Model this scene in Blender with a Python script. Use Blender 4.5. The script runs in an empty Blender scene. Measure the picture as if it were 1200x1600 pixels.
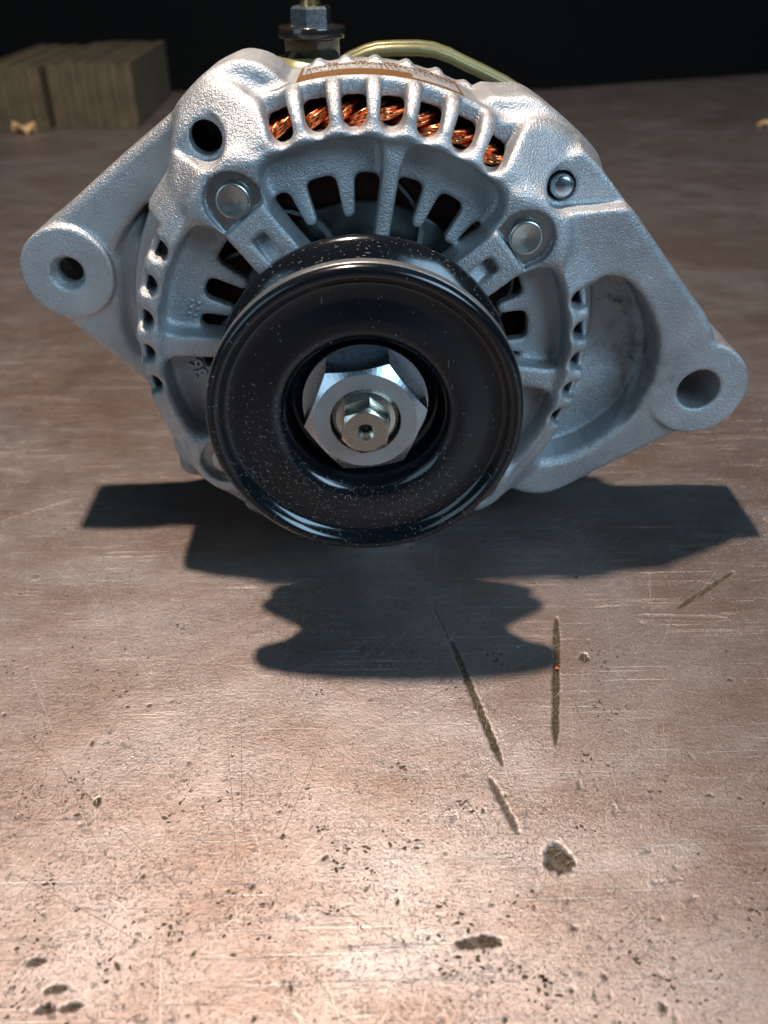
import bpy, bmesh, math, random
import numpy as np
from mathutils import Vector, Matrix, noise as mnoise

random.seed(7)
rng = np.random.default_rng(7)
S = bpy.context.scene
COL = S.collection
MM = 0.001
H = 62.5                      # height of the shaft axis above the bench, mm

# ------------------------------------------------------------------ camera
FPX = 1300.0                  # focal length in photo pixels (photo 1200 x 1600)
PITCH, YAW = math.radians(34.5), math.radians(1.4)
CAM_MM = np.array([0.074, -161.28, 87.29])       # in shaft-axis coordinates
cd = bpy.data.cameras.new('camera')
cd.sensor_fit = 'VERTICAL'
cd.sensor_height = 36.0
cd.lens = 36.0 * FPX / 1600.0
cd.clip_start = 0.005
cd.clip_end = 50.0
cam = bpy.data.objects.new('camera', cd)
COL.objects.link(cam)
cam.location = (CAM_MM[0] * MM, CAM_MM[1] * MM, (CAM_MM[2] + H) * MM)
# camera axes expressed in the shaft frame
_up = np.array([0, -math.cos(PITCH), -math.sin(PITCH)])
_n = np.array([math.sin(YAW), math.cos(YAW) * math.sin(PITCH), -math.cos(YAW) * math.cos(PITCH)])
_Y = -_n
_X = np.cross(_Y, _up)
if _X[0] < 0:
    _X = -_X
ROT = np.array([_X, _Y, _up])           # shaft frame <- camera frame (x right, y down, z forward)
m = Matrix(((ROT[0, 0], -ROT[0, 1], -ROT[0, 2]),
            (ROT[1, 0], -ROT[1, 1], -ROT[1, 2]),
            (ROT[2, 0], -ROT[2, 1], -ROT[2, 2])))
cam.rotation_euler = m.to_euler()
cd.dof.use_dof = True
cd.dof.focus_distance = 0.196
cd.dof.aperture_fstop = 15.5
S.camera = cam

# ------------------------------------------------------------------ world and lamps
world = bpy.data.worlds.new('World')
S.world = world
world.use_nodes = True
bg = world.node_tree.nodes['Background']
bg.inputs[0].default_value = (0.38, 0.70, 1.0, 1)
bg.inputs[1].default_value = 0.04


def lamp(name, kind, loc, power, color, size, target=None, size_y=None):
    l = bpy.data.lights.new(name, kind)
    l.energy = power
    l.color = color
    if kind == 'AREA':
        l.shape = 'RECTANGLE'
        l.size = size
        l.size_y = size_y or size
    else:
        l.shadow_soft_size = size
    o = bpy.data.objects.new(name, l)
    o.location = loc
    if target is not None:
        d = Vector(target) - Vector(loc)
        o.rotation_euler = d.to_track_quat('-Z', 'Y').to_euler()
    COL.objects.link(o)
    return o


# warm work lamp hanging over the bench a little behind the alternator
lamp('work_lamp', 'POINT', (-0.100, 0.118, 0.752), 34.0, (1.0, 0.815, 0.69), 0.015)
# cool daylight from an opening behind the camera, to the right
lamp('daylight_opening', 'AREA', (1.05, -1.10, 1.15), 24.0, (0.46, 0.74, 1.0), 1.0, (0.02, 0.03, 0.06), 0.7)
# weak cool fill added at the left front to lift the left arm and pulley
lamp('left_fill', 'AREA', (-1.15, -0.95, 0.60), 4.5, (0.52, 0.78, 1.0), 0.8, (-0.03, 0.03, 0.06), 1.0)

S.view_settings.view_transform = 'Standard'
S.view_settings.look = 'None'
S.view_settings.gamma = 1
S.view_settings.exposure = 0.0
S.render.engine = 'CYCLES'
S.render.resolution_x = 768
S.render.resolution_y = 1024


def q(px, py, y):
    """photo pixel -> (x, z) on the plane at depth y (mm, shaft frame)"""
    d = ROT @ np.array([(px - 600) / FPX, (py - 800) / FPX, 1.0])
    t = (y - CAM_MM[1]) / d[1]
    P = CAM_MM + t * d
    return (P[0], P[2])


def on_bench(px, py):
    d = ROT @ np.array([(px - 600) / FPX, (py - 800) / FPX, 1.0])
    t = (-H - CAM_MM[2]) / d[2]
    P = CAM_MM + t * d
    return (P[0], P[1])


# ------------------------------------------------------------------ materials
class NT:
    def __init__(self, name):
        self.m = bpy.data.materials.new(name)
        self.m.use_nodes = True
        self.t = self.m.node_tree
        self.b = self.t.nodes['Principled BSDF']
        self.tc = self.t.nodes.new('ShaderNodeTexCoord')

    def n(self, typ, **kw):
        nd = self.t.nodes.new('ShaderNode' + typ)
        for k, v in kw.items():
            setattr(nd, k, v)
        return nd

    def l(self, a, b):
        self.t.links.new(a, b)

    def noise(self, scale, detail=3, rough=0.55, vec=None, dist=0.0):
        nd = self.n('TexNoise')
        nd.inputs['Scale'].default_value = scale
        nd.inputs['Detail'].default_value = detail
        nd.inputs['Roughness'].default_value = rough
        nd.inputs['Distortion'].default_value = dist
        self.l(vec or self.tc.outputs['Object'], nd.inputs['Vector'])
        return nd.outputs['Fac']

    def ramp(self, fac, stops):
        nd = self.n('ValToRGB')
        e = nd.color_ramp.elements
        while len(e) < len(stops):
            e.new(0.5)
        for i, (p, c) in enumerate(stops):
            e[i].position = p
            e[i].color = (*c, 1) if len(c) == 3 else c
        self.l(fac, nd.inputs['Fac'])
        return nd.outputs['Color']

    def rmap(self, fac, a, b, c, d):
        nd = self.n('MapRange')
        for i, v in zip((1, 2, 3, 4), (a, b, c, d)):
            nd.inputs[i].default_value = v
        self.l(fac, nd.inputs[0])
        return nd.outputs[0]

    def math(self, op, a, b):
        nd = self.n('Math', operation=op)
        for i, v in enumerate((a, b)):
            if isinstance(v, (int, float)):
                nd.inputs[i].default_value = v
            else:
                self.l(v, nd.inputs[i])
        return nd.outputs[0]

    def mix(self, fac, a, b, mode='MIX'):
        nd = self.n('Mix', data_type='RGBA', blend_type=mode)
        for idx, v in ((0, fac), (6, a), (7, b)):
            if isinstance(v, (int, float)):
                nd.inputs[idx].default_value = v
            elif isinstance(v, tuple):
                nd.inputs[idx].default_value = (*v, 1)
            else:
                self.l(v, nd.inputs[idx])
        return nd.outputs[2]

    def bump(self, h, strength, dist, prev=None):
        nd = self.n('Bump')
        nd.inputs['Strength'].default_value = strength
        nd.inputs['Distance'].default_value = dist
        self.l(h, nd.inputs['Height'])
        if prev is not None:
            self.l(prev, nd.inputs['Normal'])
        return nd.outputs['Normal']

    def set(self, **kw):
        for k, v in kw.items():
            i = self.b.inputs[k.replace('_', ' ')]
            if isinstance(v, (int, float)):
                i.default_value = v
            elif isinstance(v, tuple):
                i.default_value = (*v, 1)
            else:
                self.l(v, i)
        return self.m


def cast_alu(name, base=(0.52, 0.53, 0.54), grain=1.0):
    t = NT(name)
    fine = t.noise(2100, 2, 0.7)
    mid = t.noise(800, 3, 0.6)
    big = t.noise(70, 4, 0.6)
    col = t.mix(t.rmap(big, 0.3, 0.7, 0.0, 1.0), tuple(c * 0.80 for c in base), tuple(min(1, c * 1.12) for c in base))
    stain = t.rmap(t.noise(160, 4, 0.65), 0.60, 0.74, 0.0, 0.35)
    col = t.mix(stain, col, (0.33, 0.30, 0.27))
    if grain == 1.0:
        vm = t.n('VectorMath', operation='DISTANCE')
        t.l(t.tc.outputs['Object'], vm.inputs[0])
        gp = q(990, 560, 56)
        vm.inputs[1].default_value = (gp[0] * MM, 0.056, gp[1] * MM)
        near = t.rmap(vm.outputs['Value'], 0.008, 0.017, 1, 0)
        blot = t.rmap(t.noise(190, 5, 0.75), 0.46, 0.62, 0.05, 0.55)
        col = t.mix(t.math('MULTIPLY', near, blot), col, (0.10, 0.09, 0.085))
    nrm = t.bump(fine, 0.95 * grain, 0.00036)
    nrm = t.bump(mid, 0.12 * grain, 0.0005, nrm)
    return t.set(Base_Color=col, Metallic=0.86, Roughness=t.rmap(mid, 0.3, 0.7, 0.41, 0.57), Normal=nrm)


M = {}
M['alu'] = cast_alu('cast_aluminium')
M['alu_rear'] = cast_alu('cast_aluminium_rear', (0.45, 0.45, 0.45), 0.9)


def simple(name, col, metal, rough, bump=0.0, scale=800, dist=0.0002, var=0.15, coat=0.0, ior=1.5):
    t = NT(name)
    nf = t.noise(scale, 3)
    big = t.noise(scale * 0.12, 3)
    c = t.mix(t.rmap(big, 0.3, 0.7, 0, 1), tuple(x * (1 - var) for x in col), tuple(min(1, x * (1 + var)) for x in col))
    kw = dict(Base_Color=c, Metallic=metal, Roughness=t.rmap(nf, 0.3, 0.7, rough * 0.85, min(1, rough * 1.15)))
    if bump:
        kw['Normal'] = t.bump(nf, bump, dist)
    kw['Coat_Weight'] = coat
    kw['IOR'] = ior
    return t.set(**kw)


M['black'] = simple('black_paint', (0.006, 0.007, 0.009), 0.0, 0.16, 0.05, 500, 0.0002, 0.2, 0.0, 1.56)
M['edge_glint_dust'] = simple('glint_dust_grey', (0.30, 0.29, 0.28), 0.8, 0.36, 0.1)  # pale grey standing for lamp glow on the rim and for dusty edges
M['zinc'] = simple('zinc_plate', (0.54, 0.58, 0.62), 1.0, 0.27, 0.08, 900, 0.0001, 0.06)
M['zinc_face'] = simple('zinc_plate_turned', (0.48, 0.50, 0.52), 0.85, 0.42, 0.15, 1500, 0.0001, 0.06)
M['shaft'] = simple('shaft_steel', (0.56, 0.52, 0.45), 1.0, 0.26, 0.08, 900, 0.0001, 0.1)
M['brass'] = simple('brass_stud', (0.75, 0.52, 0.22), 1.0, 0.28)
M['bolt'] = simple('bolt_steel', (0.60, 0.60, 0.56), 1.0, 0.33, 0.1, 700, 0.0001)
M['spot'] = simple('machined_aluminium', (0.42, 0.43, 0.44), 1.0, 0.30, 0.2, 600, 0.0001)
M['copper'] = simple('enamelled_copper', (0.85, 0.23, 0.075), 0.95, 0.22, 0.05, 600, 0.0001, 0.25, 0.4)
M['core'] = simple('varnished_core', (0.12, 0.035, 0.024), 0.0, 0.5, 0.2, 500, 0.0003)
M['fan'] = simple('fan_steel', (0.16, 0.17, 0.17), 0.7, 0.45, 0.1)
M['dark'] = simple('dark_interior', (0.02, 0.02, 0.02), 0.0, 0.6)
M['olive'] = simple('yellow_zinc_cover', (0.21, 0.195, 0.09), 0.3, 0.38, 0.1, 300, 0.0002)
M['gold'] = None
M['ink'] = simple('black_ink', (0.10, 0.085, 0.08), 0.2, 0.6)
M['dust'] = simple('lint', (0.50, 0.47, 0.41), 0.0, 0.9)
M['orange'] = simple('orange_paint', (0.75, 0.14, 0.03), 0.0, 0.6)

t = NT('amber_print')
nz = t.noise(2200, 3, 0.7)
M['gold'] = t.set(Base_Color=t.mix(t.rmap(nz, 0.42, 0.58, 0, 1), (0.14, 0.058, 0.010), (0.24, 0.115, 0.028)), Metallic=0.25,
                  Roughness=0.5, Normal=t.bump(t.noise(2600, 2), 0.5, 0.0002))

t = NT('smoked_plastic')
M['plastic'] = t.set(Base_Color=(0.022, 0.018, 0.015), Roughness=0.16, Coat_Weight=0.3, IOR=1.5)

t = NT('corrugated_card')
M['card'] = t.set(Base_Color=t.mix(t.rmap(t.noise(60, 4), 0.3, 0.7, 0, 1), (0.05, 0.037, 0.018), (0.095, 0.072, 0.038)), Roughness=0.85,
                  Normal=t.bump(t.noise(400, 3), 0.4, 0.0008))
t = NT('torn_card')
M['scrap'] = t.set(Base_Color=t.mix(t.noise(200, 3), (0.50, 0.30, 0.14), (0.62, 0.42, 0.22)), Roughness=0.85)

# bench steel: worn plate with pits, brown patina, hairline scratches
t = NT('worn_bench_steel')
at = t.n('Attribute', attribute_name='wear')
sepw = t.n('SeparateColor')
t.l(at.outputs['Color'], sepw.inputs[0])
dirt, shine = sepw.outputs[0], sepw.outputs[1]
obj = t.tc.outputs['Object']


def stretched(scale, rot, sx, sy, detail=4, rough=0.6, dist=0.0):
    mp = t.n('Mapping')
    mp.inputs['Rotation'].default_value = (0, 0, rot)
    mp.inputs['Scale'].default_value = (sx, sy, 1)
    t.l(obj, mp.inputs['Vector'])
    return t.noise(scale, detail, rough, mp.outputs['Vector'], dist)


big = t.noise(11, 5, 0.65, None, 0.6)
med = stretched(60, 0.35, 0.45, 1.0, 5, 0.65)
grit = t.noise(1500, 4, 0.75)
grit2 = stretched(1000, 0.3, 0.4, 1.0, 3, 0.7)
col = t.mix(t.rmap(big, 0.36, 0.64, 0, 1), (0.275, 0.215, 0.188), (0.40, 0.36, 0.342))
col = t.mix(t.rmap(med, 0.42, 0.66, 0, 0.8), col, (0.25, 0.18, 0.145))
col = t.mix(t.rmap(t.noise(23, 4, 0.6), 0.56, 0.75, 0, 0.45), col, (0.34, 0.32, 0.32))
col = t.mix(1.0, col, t.ramp(grit2, [(0.25, (0.84, 0.83, 0.82)), (0.5, (1.0, 1.0, 1.0)), (0.75, (1.14, 1.14, 1.14))]), 'MULTIPLY')
# small dark pits in clusters, three sizes
mask1 = t.rmap(t.noise(70, 4, 0.7), 0.50, 0.60, 0.0, 1.0)
mask2 = t.rmap(t.noise(48, 4, 0.7), 0.44, 0.60, 0.06, 1.0)
pa = t.math('MULTIPLY', t.rmap(t.noise(430, 5, 0.75), 0.605, 0.635, 0, 1), mask1)
pb = t.math('MULTIPLY', t.rmap(t.noise(900, 3, 0.75), 0.60, 0.635, 0, 0.95), mask2)
pc_ = t.math('MULTIPLY', t.rmap(t.noise(1700, 2, 0.6), 0.61, 0.65, 0, 0.8), mask2)
pd_ = t.math('MULTIPLY', t.rmap(t.noise(330, 5, 0.8), 0.64, 0.66, 0, 1), t.rmap(t.noise(31, 3, 0.6), 0.48, 0.56, 0, 1))
pits = t.math('MAXIMUM', t.math('MAXIMUM', pa, pd_), t.math('MAXIMUM', pb, pc_))
lines = None
for ang, sc, thr in ((0.12, 190, 0.67), (0.55, 150, 0.68), (-0.5, 160, 0.685), (1.45, 210, 0.67), (1.15, 140, 0.69), (-1.2, 180, 0.69), (0.3, 330, 0.66)):
    v = t.rmap(stretched(sc * 1.6, ang, 0.05, 4.2, 3, 0.6), thr - 0.015, thr + 0.02, 0, 1)
    v = t.math('MULTIPLY', v, t.rmap(t.noise(30 + 7 * sc / 100, 2), 0.42, 0.55, 0, 1))
    lines = v if lines is None else t.math('MAXIMUM', lines, v)
col = t.mix(t.math('MULTIPLY', lines, 0.6), col, (0.66, 0.60, 0.55))
dark = t.math('MAXIMUM', t.math('MULTIPLY', pits, 0.45), t.rmap(dirt, 0.08, 0.62, 0, 1))
col = t.mix(dark, col, t.mix(t.rmap(grit, 0.4, 0.6, 0, 1), (0.040, 0.030, 0.020), (0.12, 0.088, 0.055)))
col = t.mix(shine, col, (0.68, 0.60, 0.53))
rough = t.rmap(grit, 0.3, 0.7, 0.32, 0.52)
rough = t.math('ADD', rough, t.math('MULTIPLY', dark, 0.25))
hgt = t.math('SUBTRACT', t.math('ADD', grit, t.math('MULTIPLY', grit2, 0.35)), t.math('MULTIPLY', pits, 1.6))
hgt = t.math('SUBTRACT', hgt, t.math('MULTIPLY', lines, 0.5))
nrm = t.bump(hgt, 0.48, 0.0003)
nrm = t.bump(med, 0.12, 0.002, nrm)
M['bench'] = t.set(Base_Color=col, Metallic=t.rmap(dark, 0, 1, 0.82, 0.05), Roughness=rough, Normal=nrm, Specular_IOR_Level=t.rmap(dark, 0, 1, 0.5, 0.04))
t = NT('bright_scratch')
M['scratch_l'] = t.set(Base_Color=(0.62, 0.56, 0.52), Metallic=0.6, Roughness=0.45)
t = NT('pit_stain')
M['pit'] = t.set(Base_Color=t.mix(t.noise(900, 2), (0.030, 0.022, 0.016), (0.12, 0.09, 0.065)), Roughness=0.8, Specular_IOR_Level=0.08)
t = NT('dark_scratch')
M['scratch_d'] = t.set(Base_Color=(0.13, 0.10, 0.08), Metallic=0.4, Roughness=0.6)
t = NT('workshop_dark')
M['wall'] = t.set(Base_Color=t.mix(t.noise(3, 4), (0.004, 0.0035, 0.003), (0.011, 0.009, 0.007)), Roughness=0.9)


# ------------------------------------------------------------------ object helpers
def link(name, me, mat, parent=None, smooth=True):
    if mat is not None and not me.materials:
        me.materials.append(mat)
    if len(me.polygons):
        me.polygons.foreach_set('use_smooth', np.full(len(me.polygons), bool(smooth), dtype=bool))
    o = bpy.data.objects.new(name, me)
    COL.objects.link(o)
    if parent is not None:
        o.parent = parent
    return o


def np_mesh(name, V, F):
    """V (n,3) metres, F (m,k) ints"""
    V = np.asarray(V, np.float32)
    F = np.asarray(F, np.int32)
    me = bpy.data.meshes.new(name)
    me.vertices.add(len(V))
    me.vertices.foreach_set('co', V.ravel())
    k = F.shape[1]
    me.loops.add(F.size)
    me.loops.foreach_set('vertex_index', F.ravel())
    me.polygons.add(len(F))
    me.polygons.foreach_set('loop_start', np.arange(0, F.size, k, dtype=np.int32))
    me.update(calc_edges=True)
    me.validate()
    return me


def lathe(name, prof, seg=128, closed=True, center=(0, 0)):
    """prof: list of (r, y) mm, revolved about the shaft axis (local frame: y axis)"""
    n = len(prof)
    a = np.linspace(0, 2 * np.pi, seg, endpoint=False)
    P = np.array(prof, float)
    V = np.stack([center[0] + P[None, :, 0] * np.cos(a)[:, None], np.broadcast_to(P[None, :, 1], (seg, n)),
                  center[1] + P[None, :, 0] * np.sin(a)[:, None]], -1).reshape(-1, 3) * MM
    F = []
    kk = n if closed else n - 1
    for i in range(seg):
        j = (i + 1) % seg
        for k in range(kk):
            l = (k + 1) % n
            F.append((i * n + k, i * n + l, j * n + l, j * n + k))
    me = np_mesh(name, V, F)
    bm = bmesh.new()
    bm.from_mesh(me)
    bmesh.ops.remove_doubles(bm, verts=bm.verts, dist=1e-7)
    bmesh.ops.recalc_face_normals(bm, faces=bm.faces)
    bm.to_mesh(me)
    bm.free()
    return me


def rounded(prof, r, n=4):
    """round the corners of a closed profile; r scalar or list"""
    out = []
    N = len(prof)
    for i in range(N):
        p0, p1, p2 = (np.array(prof[(i - 1) % N], float), np.array(prof[i], float), np.array(prof[(i + 1) % N], float))
        rr = r[i] if isinstance(r, (list, tuple)) else r
        if rr <= 0:
            out.append(tuple(p1))
            continue
        d0, d2 = p0 - p1, p2 - p1
        l0, l2 = np.linalg.norm(d0), np.linalg.norm(d2)
        c = min(rr, 0.45 * l0, 0.45 * l2)
        a, b = p1 + d0 / l0 * c, p1 + d2 / l2 * c
        for k in range(n + 1):
            s = k / n
            out.append(tuple((1 - s) ** 2 * a + 2 * s * (1 - s) * p1 + s * s * b))
    return out


def tube(points, rad, sides=8, cap=True):
    """verts, faces of a tube through points (mm); rad scalar or list"""
    P = np.array(points, float)
    n = len(P)
    T = np.gradient(P, axis=0)
    T /= np.linalg.norm(T, axis=1)[:, None] + 1e-12
    ref = np.array([0.31, 0.77, 0.55])
    V = []
    for i in range(n):
        u = np.cross(T[i], ref)
        u /= np.linalg.norm(u) + 1e-12
        w = np.cross(T[i], u)
        rr = rad[i] if hasattr(rad, '__len__') else rad
        for k in range(sides):
            a = 2 * math.pi * k / sides
            V.append(P[i] + rr * (math.cos(a) * u + math.sin(a) * w))
    F = [(i * sides + k, i * sides + (k + 1) % sides, (i + 1) * sides + (k + 1) % sides, (i + 1) * sides + k)
         for i in range(n - 1) for k in range(sides)]
    return V, F


def join_vf(parts):
    V, F, o = [], [], 0
    for v, f in parts:
        V += list(v)
        F += [tuple(i + o for i in ff) for ff in f]
        o += len(v)
    return np.array(V, float), F


def mesh_vf(name, V, F, scale=MM):
    me = bpy.data.meshes.new(name)
    me.from_pydata([tuple(v) for v in np.asarray(V) * scale], [], F)
    me.update()
    return me


def thing(name, loc, label, cat, group=None):
    o = bpy.data.objects.new(name, None)
    o.empty_display_size = 0.02
    o.location = loc
    COL.objects.link(o)
    o['label'] = label
    o['category'] = cat
    if group:
        o['group'] = group
    return o


# ================================================================== BENCH (setting)
def bench():
    def spaced(a, b, fine, lo, hi, grow=1.16, maxstep=60):
        out = list(np.arange(lo, hi + 1e-6, fine))
        s = fine
        x = out[-1]
        while x < b:
            s = min(s * grow, maxstep)
            x = min(x + s, b)
            out.append(x)
        s = fine
        x = lo
        pre = []
        while x > a:
            s = min(s * grow, maxstep)
            x = max(x - s, a)
            pre.append(x)
        return np.array(pre[::-1] + out)
    xs = spaced(-900, 1100, 0.34, -112, 122)
    v = spaced(-420, 1000, 0.34, -104, 66)      # rows, v beyond 200 is stretched to the bench's back edge
    X, Vv = np.meshgrid(xs, v, indexing='ij')
    edge = np.where(X < 215, 958.0, 958.0 + (X - 215) * 0.42)
    Y = np.where(Vv > 200, 200 + (Vv - 200) / 800.0 * (edge - 200), Vv)
    Z = np.zeros_like(X)
    dirt = np.zeros_like(X)
    shine = np.zeros_like(X)
    # very gentle waviness
    for k in range(7):
        a = rng.uniform(0, 6.28)
        wl = rng.uniform(40, 160)
        Z += 0.03 * np.sin((X * math.cos(a) + Y * math.sin(a)) / wl * 6.28 + rng.uniform(0, 6))

    def gouge(p0, p1, w, depth, d=0.9, lip=0.025):
        nonlocal Z, dirt, shine
        a, b = np.array(p0), np.array(p1)
        ab = b - a
        L = np.hypot(*ab)
        tt = np.clip(((X - a[0]) * ab[0] + (Y - a[1]) * ab[1]) / L ** 2, 0, 1)
        dist = np.hypot(X - a[0] - tt * ab[0], Y - a[1] - tt * ab[1])
        dist = dist * (1 + 0.22 * np.sin(2.9 * X + 1.3 * Y) * np.sin(2.3 * Y + 0.4) + 0.05 * np.sin(6.1 * X - 4.7 * Y))
        ww = w * np.clip(np.minimum(tt, 1 - tt) * 5 + 0.35, 0, 1) * (1 + 0.05 * np.sin(tt * 37))
        g = np.exp(-(dist / (0.75 * ww)) ** 4)
        Z -= depth * g * (1 + 0.15 * np.sin(X * 5.1) * np.sin(Y * 4.3))
        dirt = np.maximum(dirt, d * np.clip(g * 1.6, 0, 1))
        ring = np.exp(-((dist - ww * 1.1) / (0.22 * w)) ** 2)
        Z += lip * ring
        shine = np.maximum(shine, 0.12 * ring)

    def dent(c, rx, ry, rot, depth, d=0.8, lip=0.05):
        nonlocal Z, dirt, shine
        u = (X - c[0]) * math.cos(rot) + (Y - c[1]) * math.sin(rot)
        w = -(X - c[0]) * math.sin(rot) + (Y - c[1]) * math.cos(rot)
        ang = np.arctan2(w, u)
        e = np.hypot(u / rx, w / ry) * (1 + 0.10 * np.sin(3 * ang + 1) + 0.05 * np.sin(5 * ang) + 0.08 * np.sin(3.3 * X + 2.1 * Y))
        g = np.clip(1 - e ** 4, 0, 1)
        Z -= depth * g * (0.85 + 0.15 * np.sin(u * 1.1) * np.sin(w * 0.9))
        dirt = np.maximum(dirt, d * np.clip(g * 2.5, 0, 1) * (0.85 + 0.15 * np.sin(u * 1.3 + w * 0.9)))
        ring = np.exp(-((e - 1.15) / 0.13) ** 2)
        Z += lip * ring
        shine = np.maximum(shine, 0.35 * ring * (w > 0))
    B = on_bench
    gouge(B(675, 945), B(705, 1005), 0.35, 0.15, 0.8)
    gouge(B(705, 1000), B(785, 1195), 1.0, 0.5, 0.95)
    gouge(B(870, 965), B(868, 1162), 1.0, 0.6, 0.85)
    gouge(B(765, 1215), B(810, 1302), 0.9, 0.35, 0.55)
    gouge(B(1060, 950), B(1146, 893), 0.9, 0.5, 0.9)
    gouge(B(990, 963), B(1135, 966), 1.0, 0.12, 0.35, 0.1)
    gouge(B(0, 815), B(150, 770), 0.5, 0.05, 0.0, 0.15)
    dent(B(873, 1341), 2.9, 3.3, 0.3, 1.1, 0.75, 0.05)
    dent(B(752, 1471), 4.6, 1.25, 0.06, 0.35, 0.75, 0.05)
    dent(B(913, 1028), 1.3, 1.8, 0.0, 0.5, 0.8)
    dent(B(640, 855), 1.3, 1.6, 0.0, 0.3, 0.55)
    for p in ((55, 1502), (88, 1545), (72, 1577), (112, 1573)):
        dent(B(*p), 2.1, 0.75, 0.12, 0.45, 0.75, 0.05)
    dent(B(55, 903), 1.3, 1.2, 0.3, -0.25, 0.5, 0.0)
    dent(B(152, 1253), 0.7, 1.2, 0.2, 0.5, 0.95)
    for p, a in (((1010, 1330), .1), ((1055, 1375), .2), ((1080, 1405), .3), ((960, 1265), 1.2), ((1030, 1378), 0.05), ((905, 1225), 1.5)):
        dent(B(*p), 1.6, 0.35, a, 0.25, 0.35, 0.12)
    # scattered pits, thickest in the foreground
    for k in range(110):
        px, py = rng.uniform(-60, 1260), 860 + 760 * rng.random() ** 0.7
        c = B(px, py)
        r = rng.uniform(0.22, 0.5)
        i0, i1 = np.searchsorted(xs, [c[0] - 3, c[0] + 3])
        j0, j1 = np.searchsorted(v, [c[1] - 3, c[1] + 3])
        sx, sy = X[i0:i1, j0:j1] - c[0], Y[i0:i1, j0:j1] - c[1]
        if sx.size == 0:
            continue
        aa = rng.uniform(0, 3.1)
        e = np.hypot((sx * math.cos(aa) + sy * math.sin(aa)) / (r * rng.uniform(1, 2.4)), (-sx * math.sin(aa) + sy * math.cos(aa)) / r)
        g = np.exp(-e ** 2)
        Z[i0:i1, j0:j1] -= 0.16 * g
        dirt[i0:i1, j0:j1] = np.maximum(dirt[i0:i1, j0:j1], rng.uniform(0.3, 0.95) * np.clip(g * 1.6 - 0.25, 0, 1))
    nx, ny = X.shape
    V = np.stack([X, Y, Z], -1).reshape(-1, 3) * MM
    I = np.arange(nx * ny).reshape(nx, ny)
    F = np.stack([I[:-1, :-1], I[1:, :-1], I[1:, 1:], I[:-1, 1:]], -1).reshape(-1, 4)
    # closed slab underneath
    rim = np.concatenate([I[:, 0], I[-1, 1:], I[-2::-1, -1], I[0, -2:0:-1]])
    VB = V[rim].copy()
    VB[:, 2] = -0.014
    off = len(V)
    nr = len(rim)
    k = np.arange(nr)
    F2 = np.stack([rim[k], off + k, off + (k + 1) % nr, rim[(k + 1) % nr]], -1)
    F2 = F2[:, ::-1]
    me = np_mesh('bench_top', np.concatenate([V, VB]), np.concatenate([F, F2[:, ::-1]]))
    at = me.attributes.new('wear', 'FLOAT_COLOR', 'POINT')
    C = np.zeros((len(V) + nr, 4), np.float32)
    C[:len(V), 0] = np.clip(dirt, 0, 1).ravel()
    C[:len(V), 1] = np.clip(shine, 0, 1).ravel()
    C[:, 3] = 1
    at.data.foreach_set('color', C.ravel())
    o = link('bench_top', me, M['bench'])
    o['kind'] = 'structure'
    # long scratches: thin slivers of bared or stained steel lying on the plate
    def sliver(px0, py0, px1, py1, w, bend):
        a, b = np.array(on_bench(px0, py0)), np.array(on_bench(px1, py1))
        n = 14
        t_ = np.linspace(0, 1, n)
        d = b - a
        nn = np.array([-d[1], d[0]]) / (np.hypot(*d) + 1e-9)
        c = a[None] + t_[:, None] * d[None] + (np.sin(t_ * math.pi) * bend)[:, None] * nn[None]
        ww = w * np.clip(np.minimum(t_, 1 - t_) * 6, 0.05, 1) * 0.5
        Vs, Fs = [], []
        for i in range(n):
            for s in (-1, 1):
                p = c[i] + s * ww[i] * nn
                ix = np.clip(np.searchsorted(xs, p[0]), 0, nx - 1)
                iy = np.clip(np.searchsorted(v, p[1]), 0, ny - 1)
                zz = Z[max(ix - 1, 0):ix + 1, max(iy - 1, 0):iy + 1].max()
                Vs.append((p[0], p[1], zz + 0.02))
        for i in range(n - 1):
            Fs.append((2 * i, 2 * i + 2, 2 * i + 3, 2 * i + 1))
        return Vs, Fs
    for name, mat, count, wr in (('bright_scratches', M['scratch_l'], 800, (0.02, 0.055)), ('stained_scratches', M['scratch_d'], 150, (0.03, 0.10))):
        parts = []
        for k in range(count):
            px, py = rng.uniform(-20, 1220), rng.uniform(800, 1600)
            ang = rng.choice([rng.normal(0.5, 0.25), rng.normal(1.5, 0.2), rng.normal(-0.5, 0.3), rng.normal(2.4, 0.3), rng.uniform(0, 3.14), rng.uniform(0, 3.14)])
            L = rng.exponential(55) + 12
            if name == 'stained_scratches':
                L *= 1.5
            parts.append(sliver(px, py, px + L * math.cos(ang), py + L * math.sin(ang), rng.uniform(*wr), rng.normal(0, 0.25)))
        if name == 'stained_scratches':
            for s in ((10, 1120, 330, 1440), (0, 1355, 250, 1490), (85, 1180, 165, 1350), (350, 1110, 372, 1400), (375, 1090, 376, 1300), (520, 1110, 430, 1330), (680, 1175, 780, 1330)):
                parts.append(sliver(*s, 0.12, 0.3))
        V_, F_ = join_vf(parts)
        o2 = link(name, mesh_vf(name, V_, F_), mat, o)
        o2['kind'] = 'stuff'
    # corrosion pits in clusters, darkest and thickest toward the front of the bench
    rp = np.random.default_rng(21)
    parts = []
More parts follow.
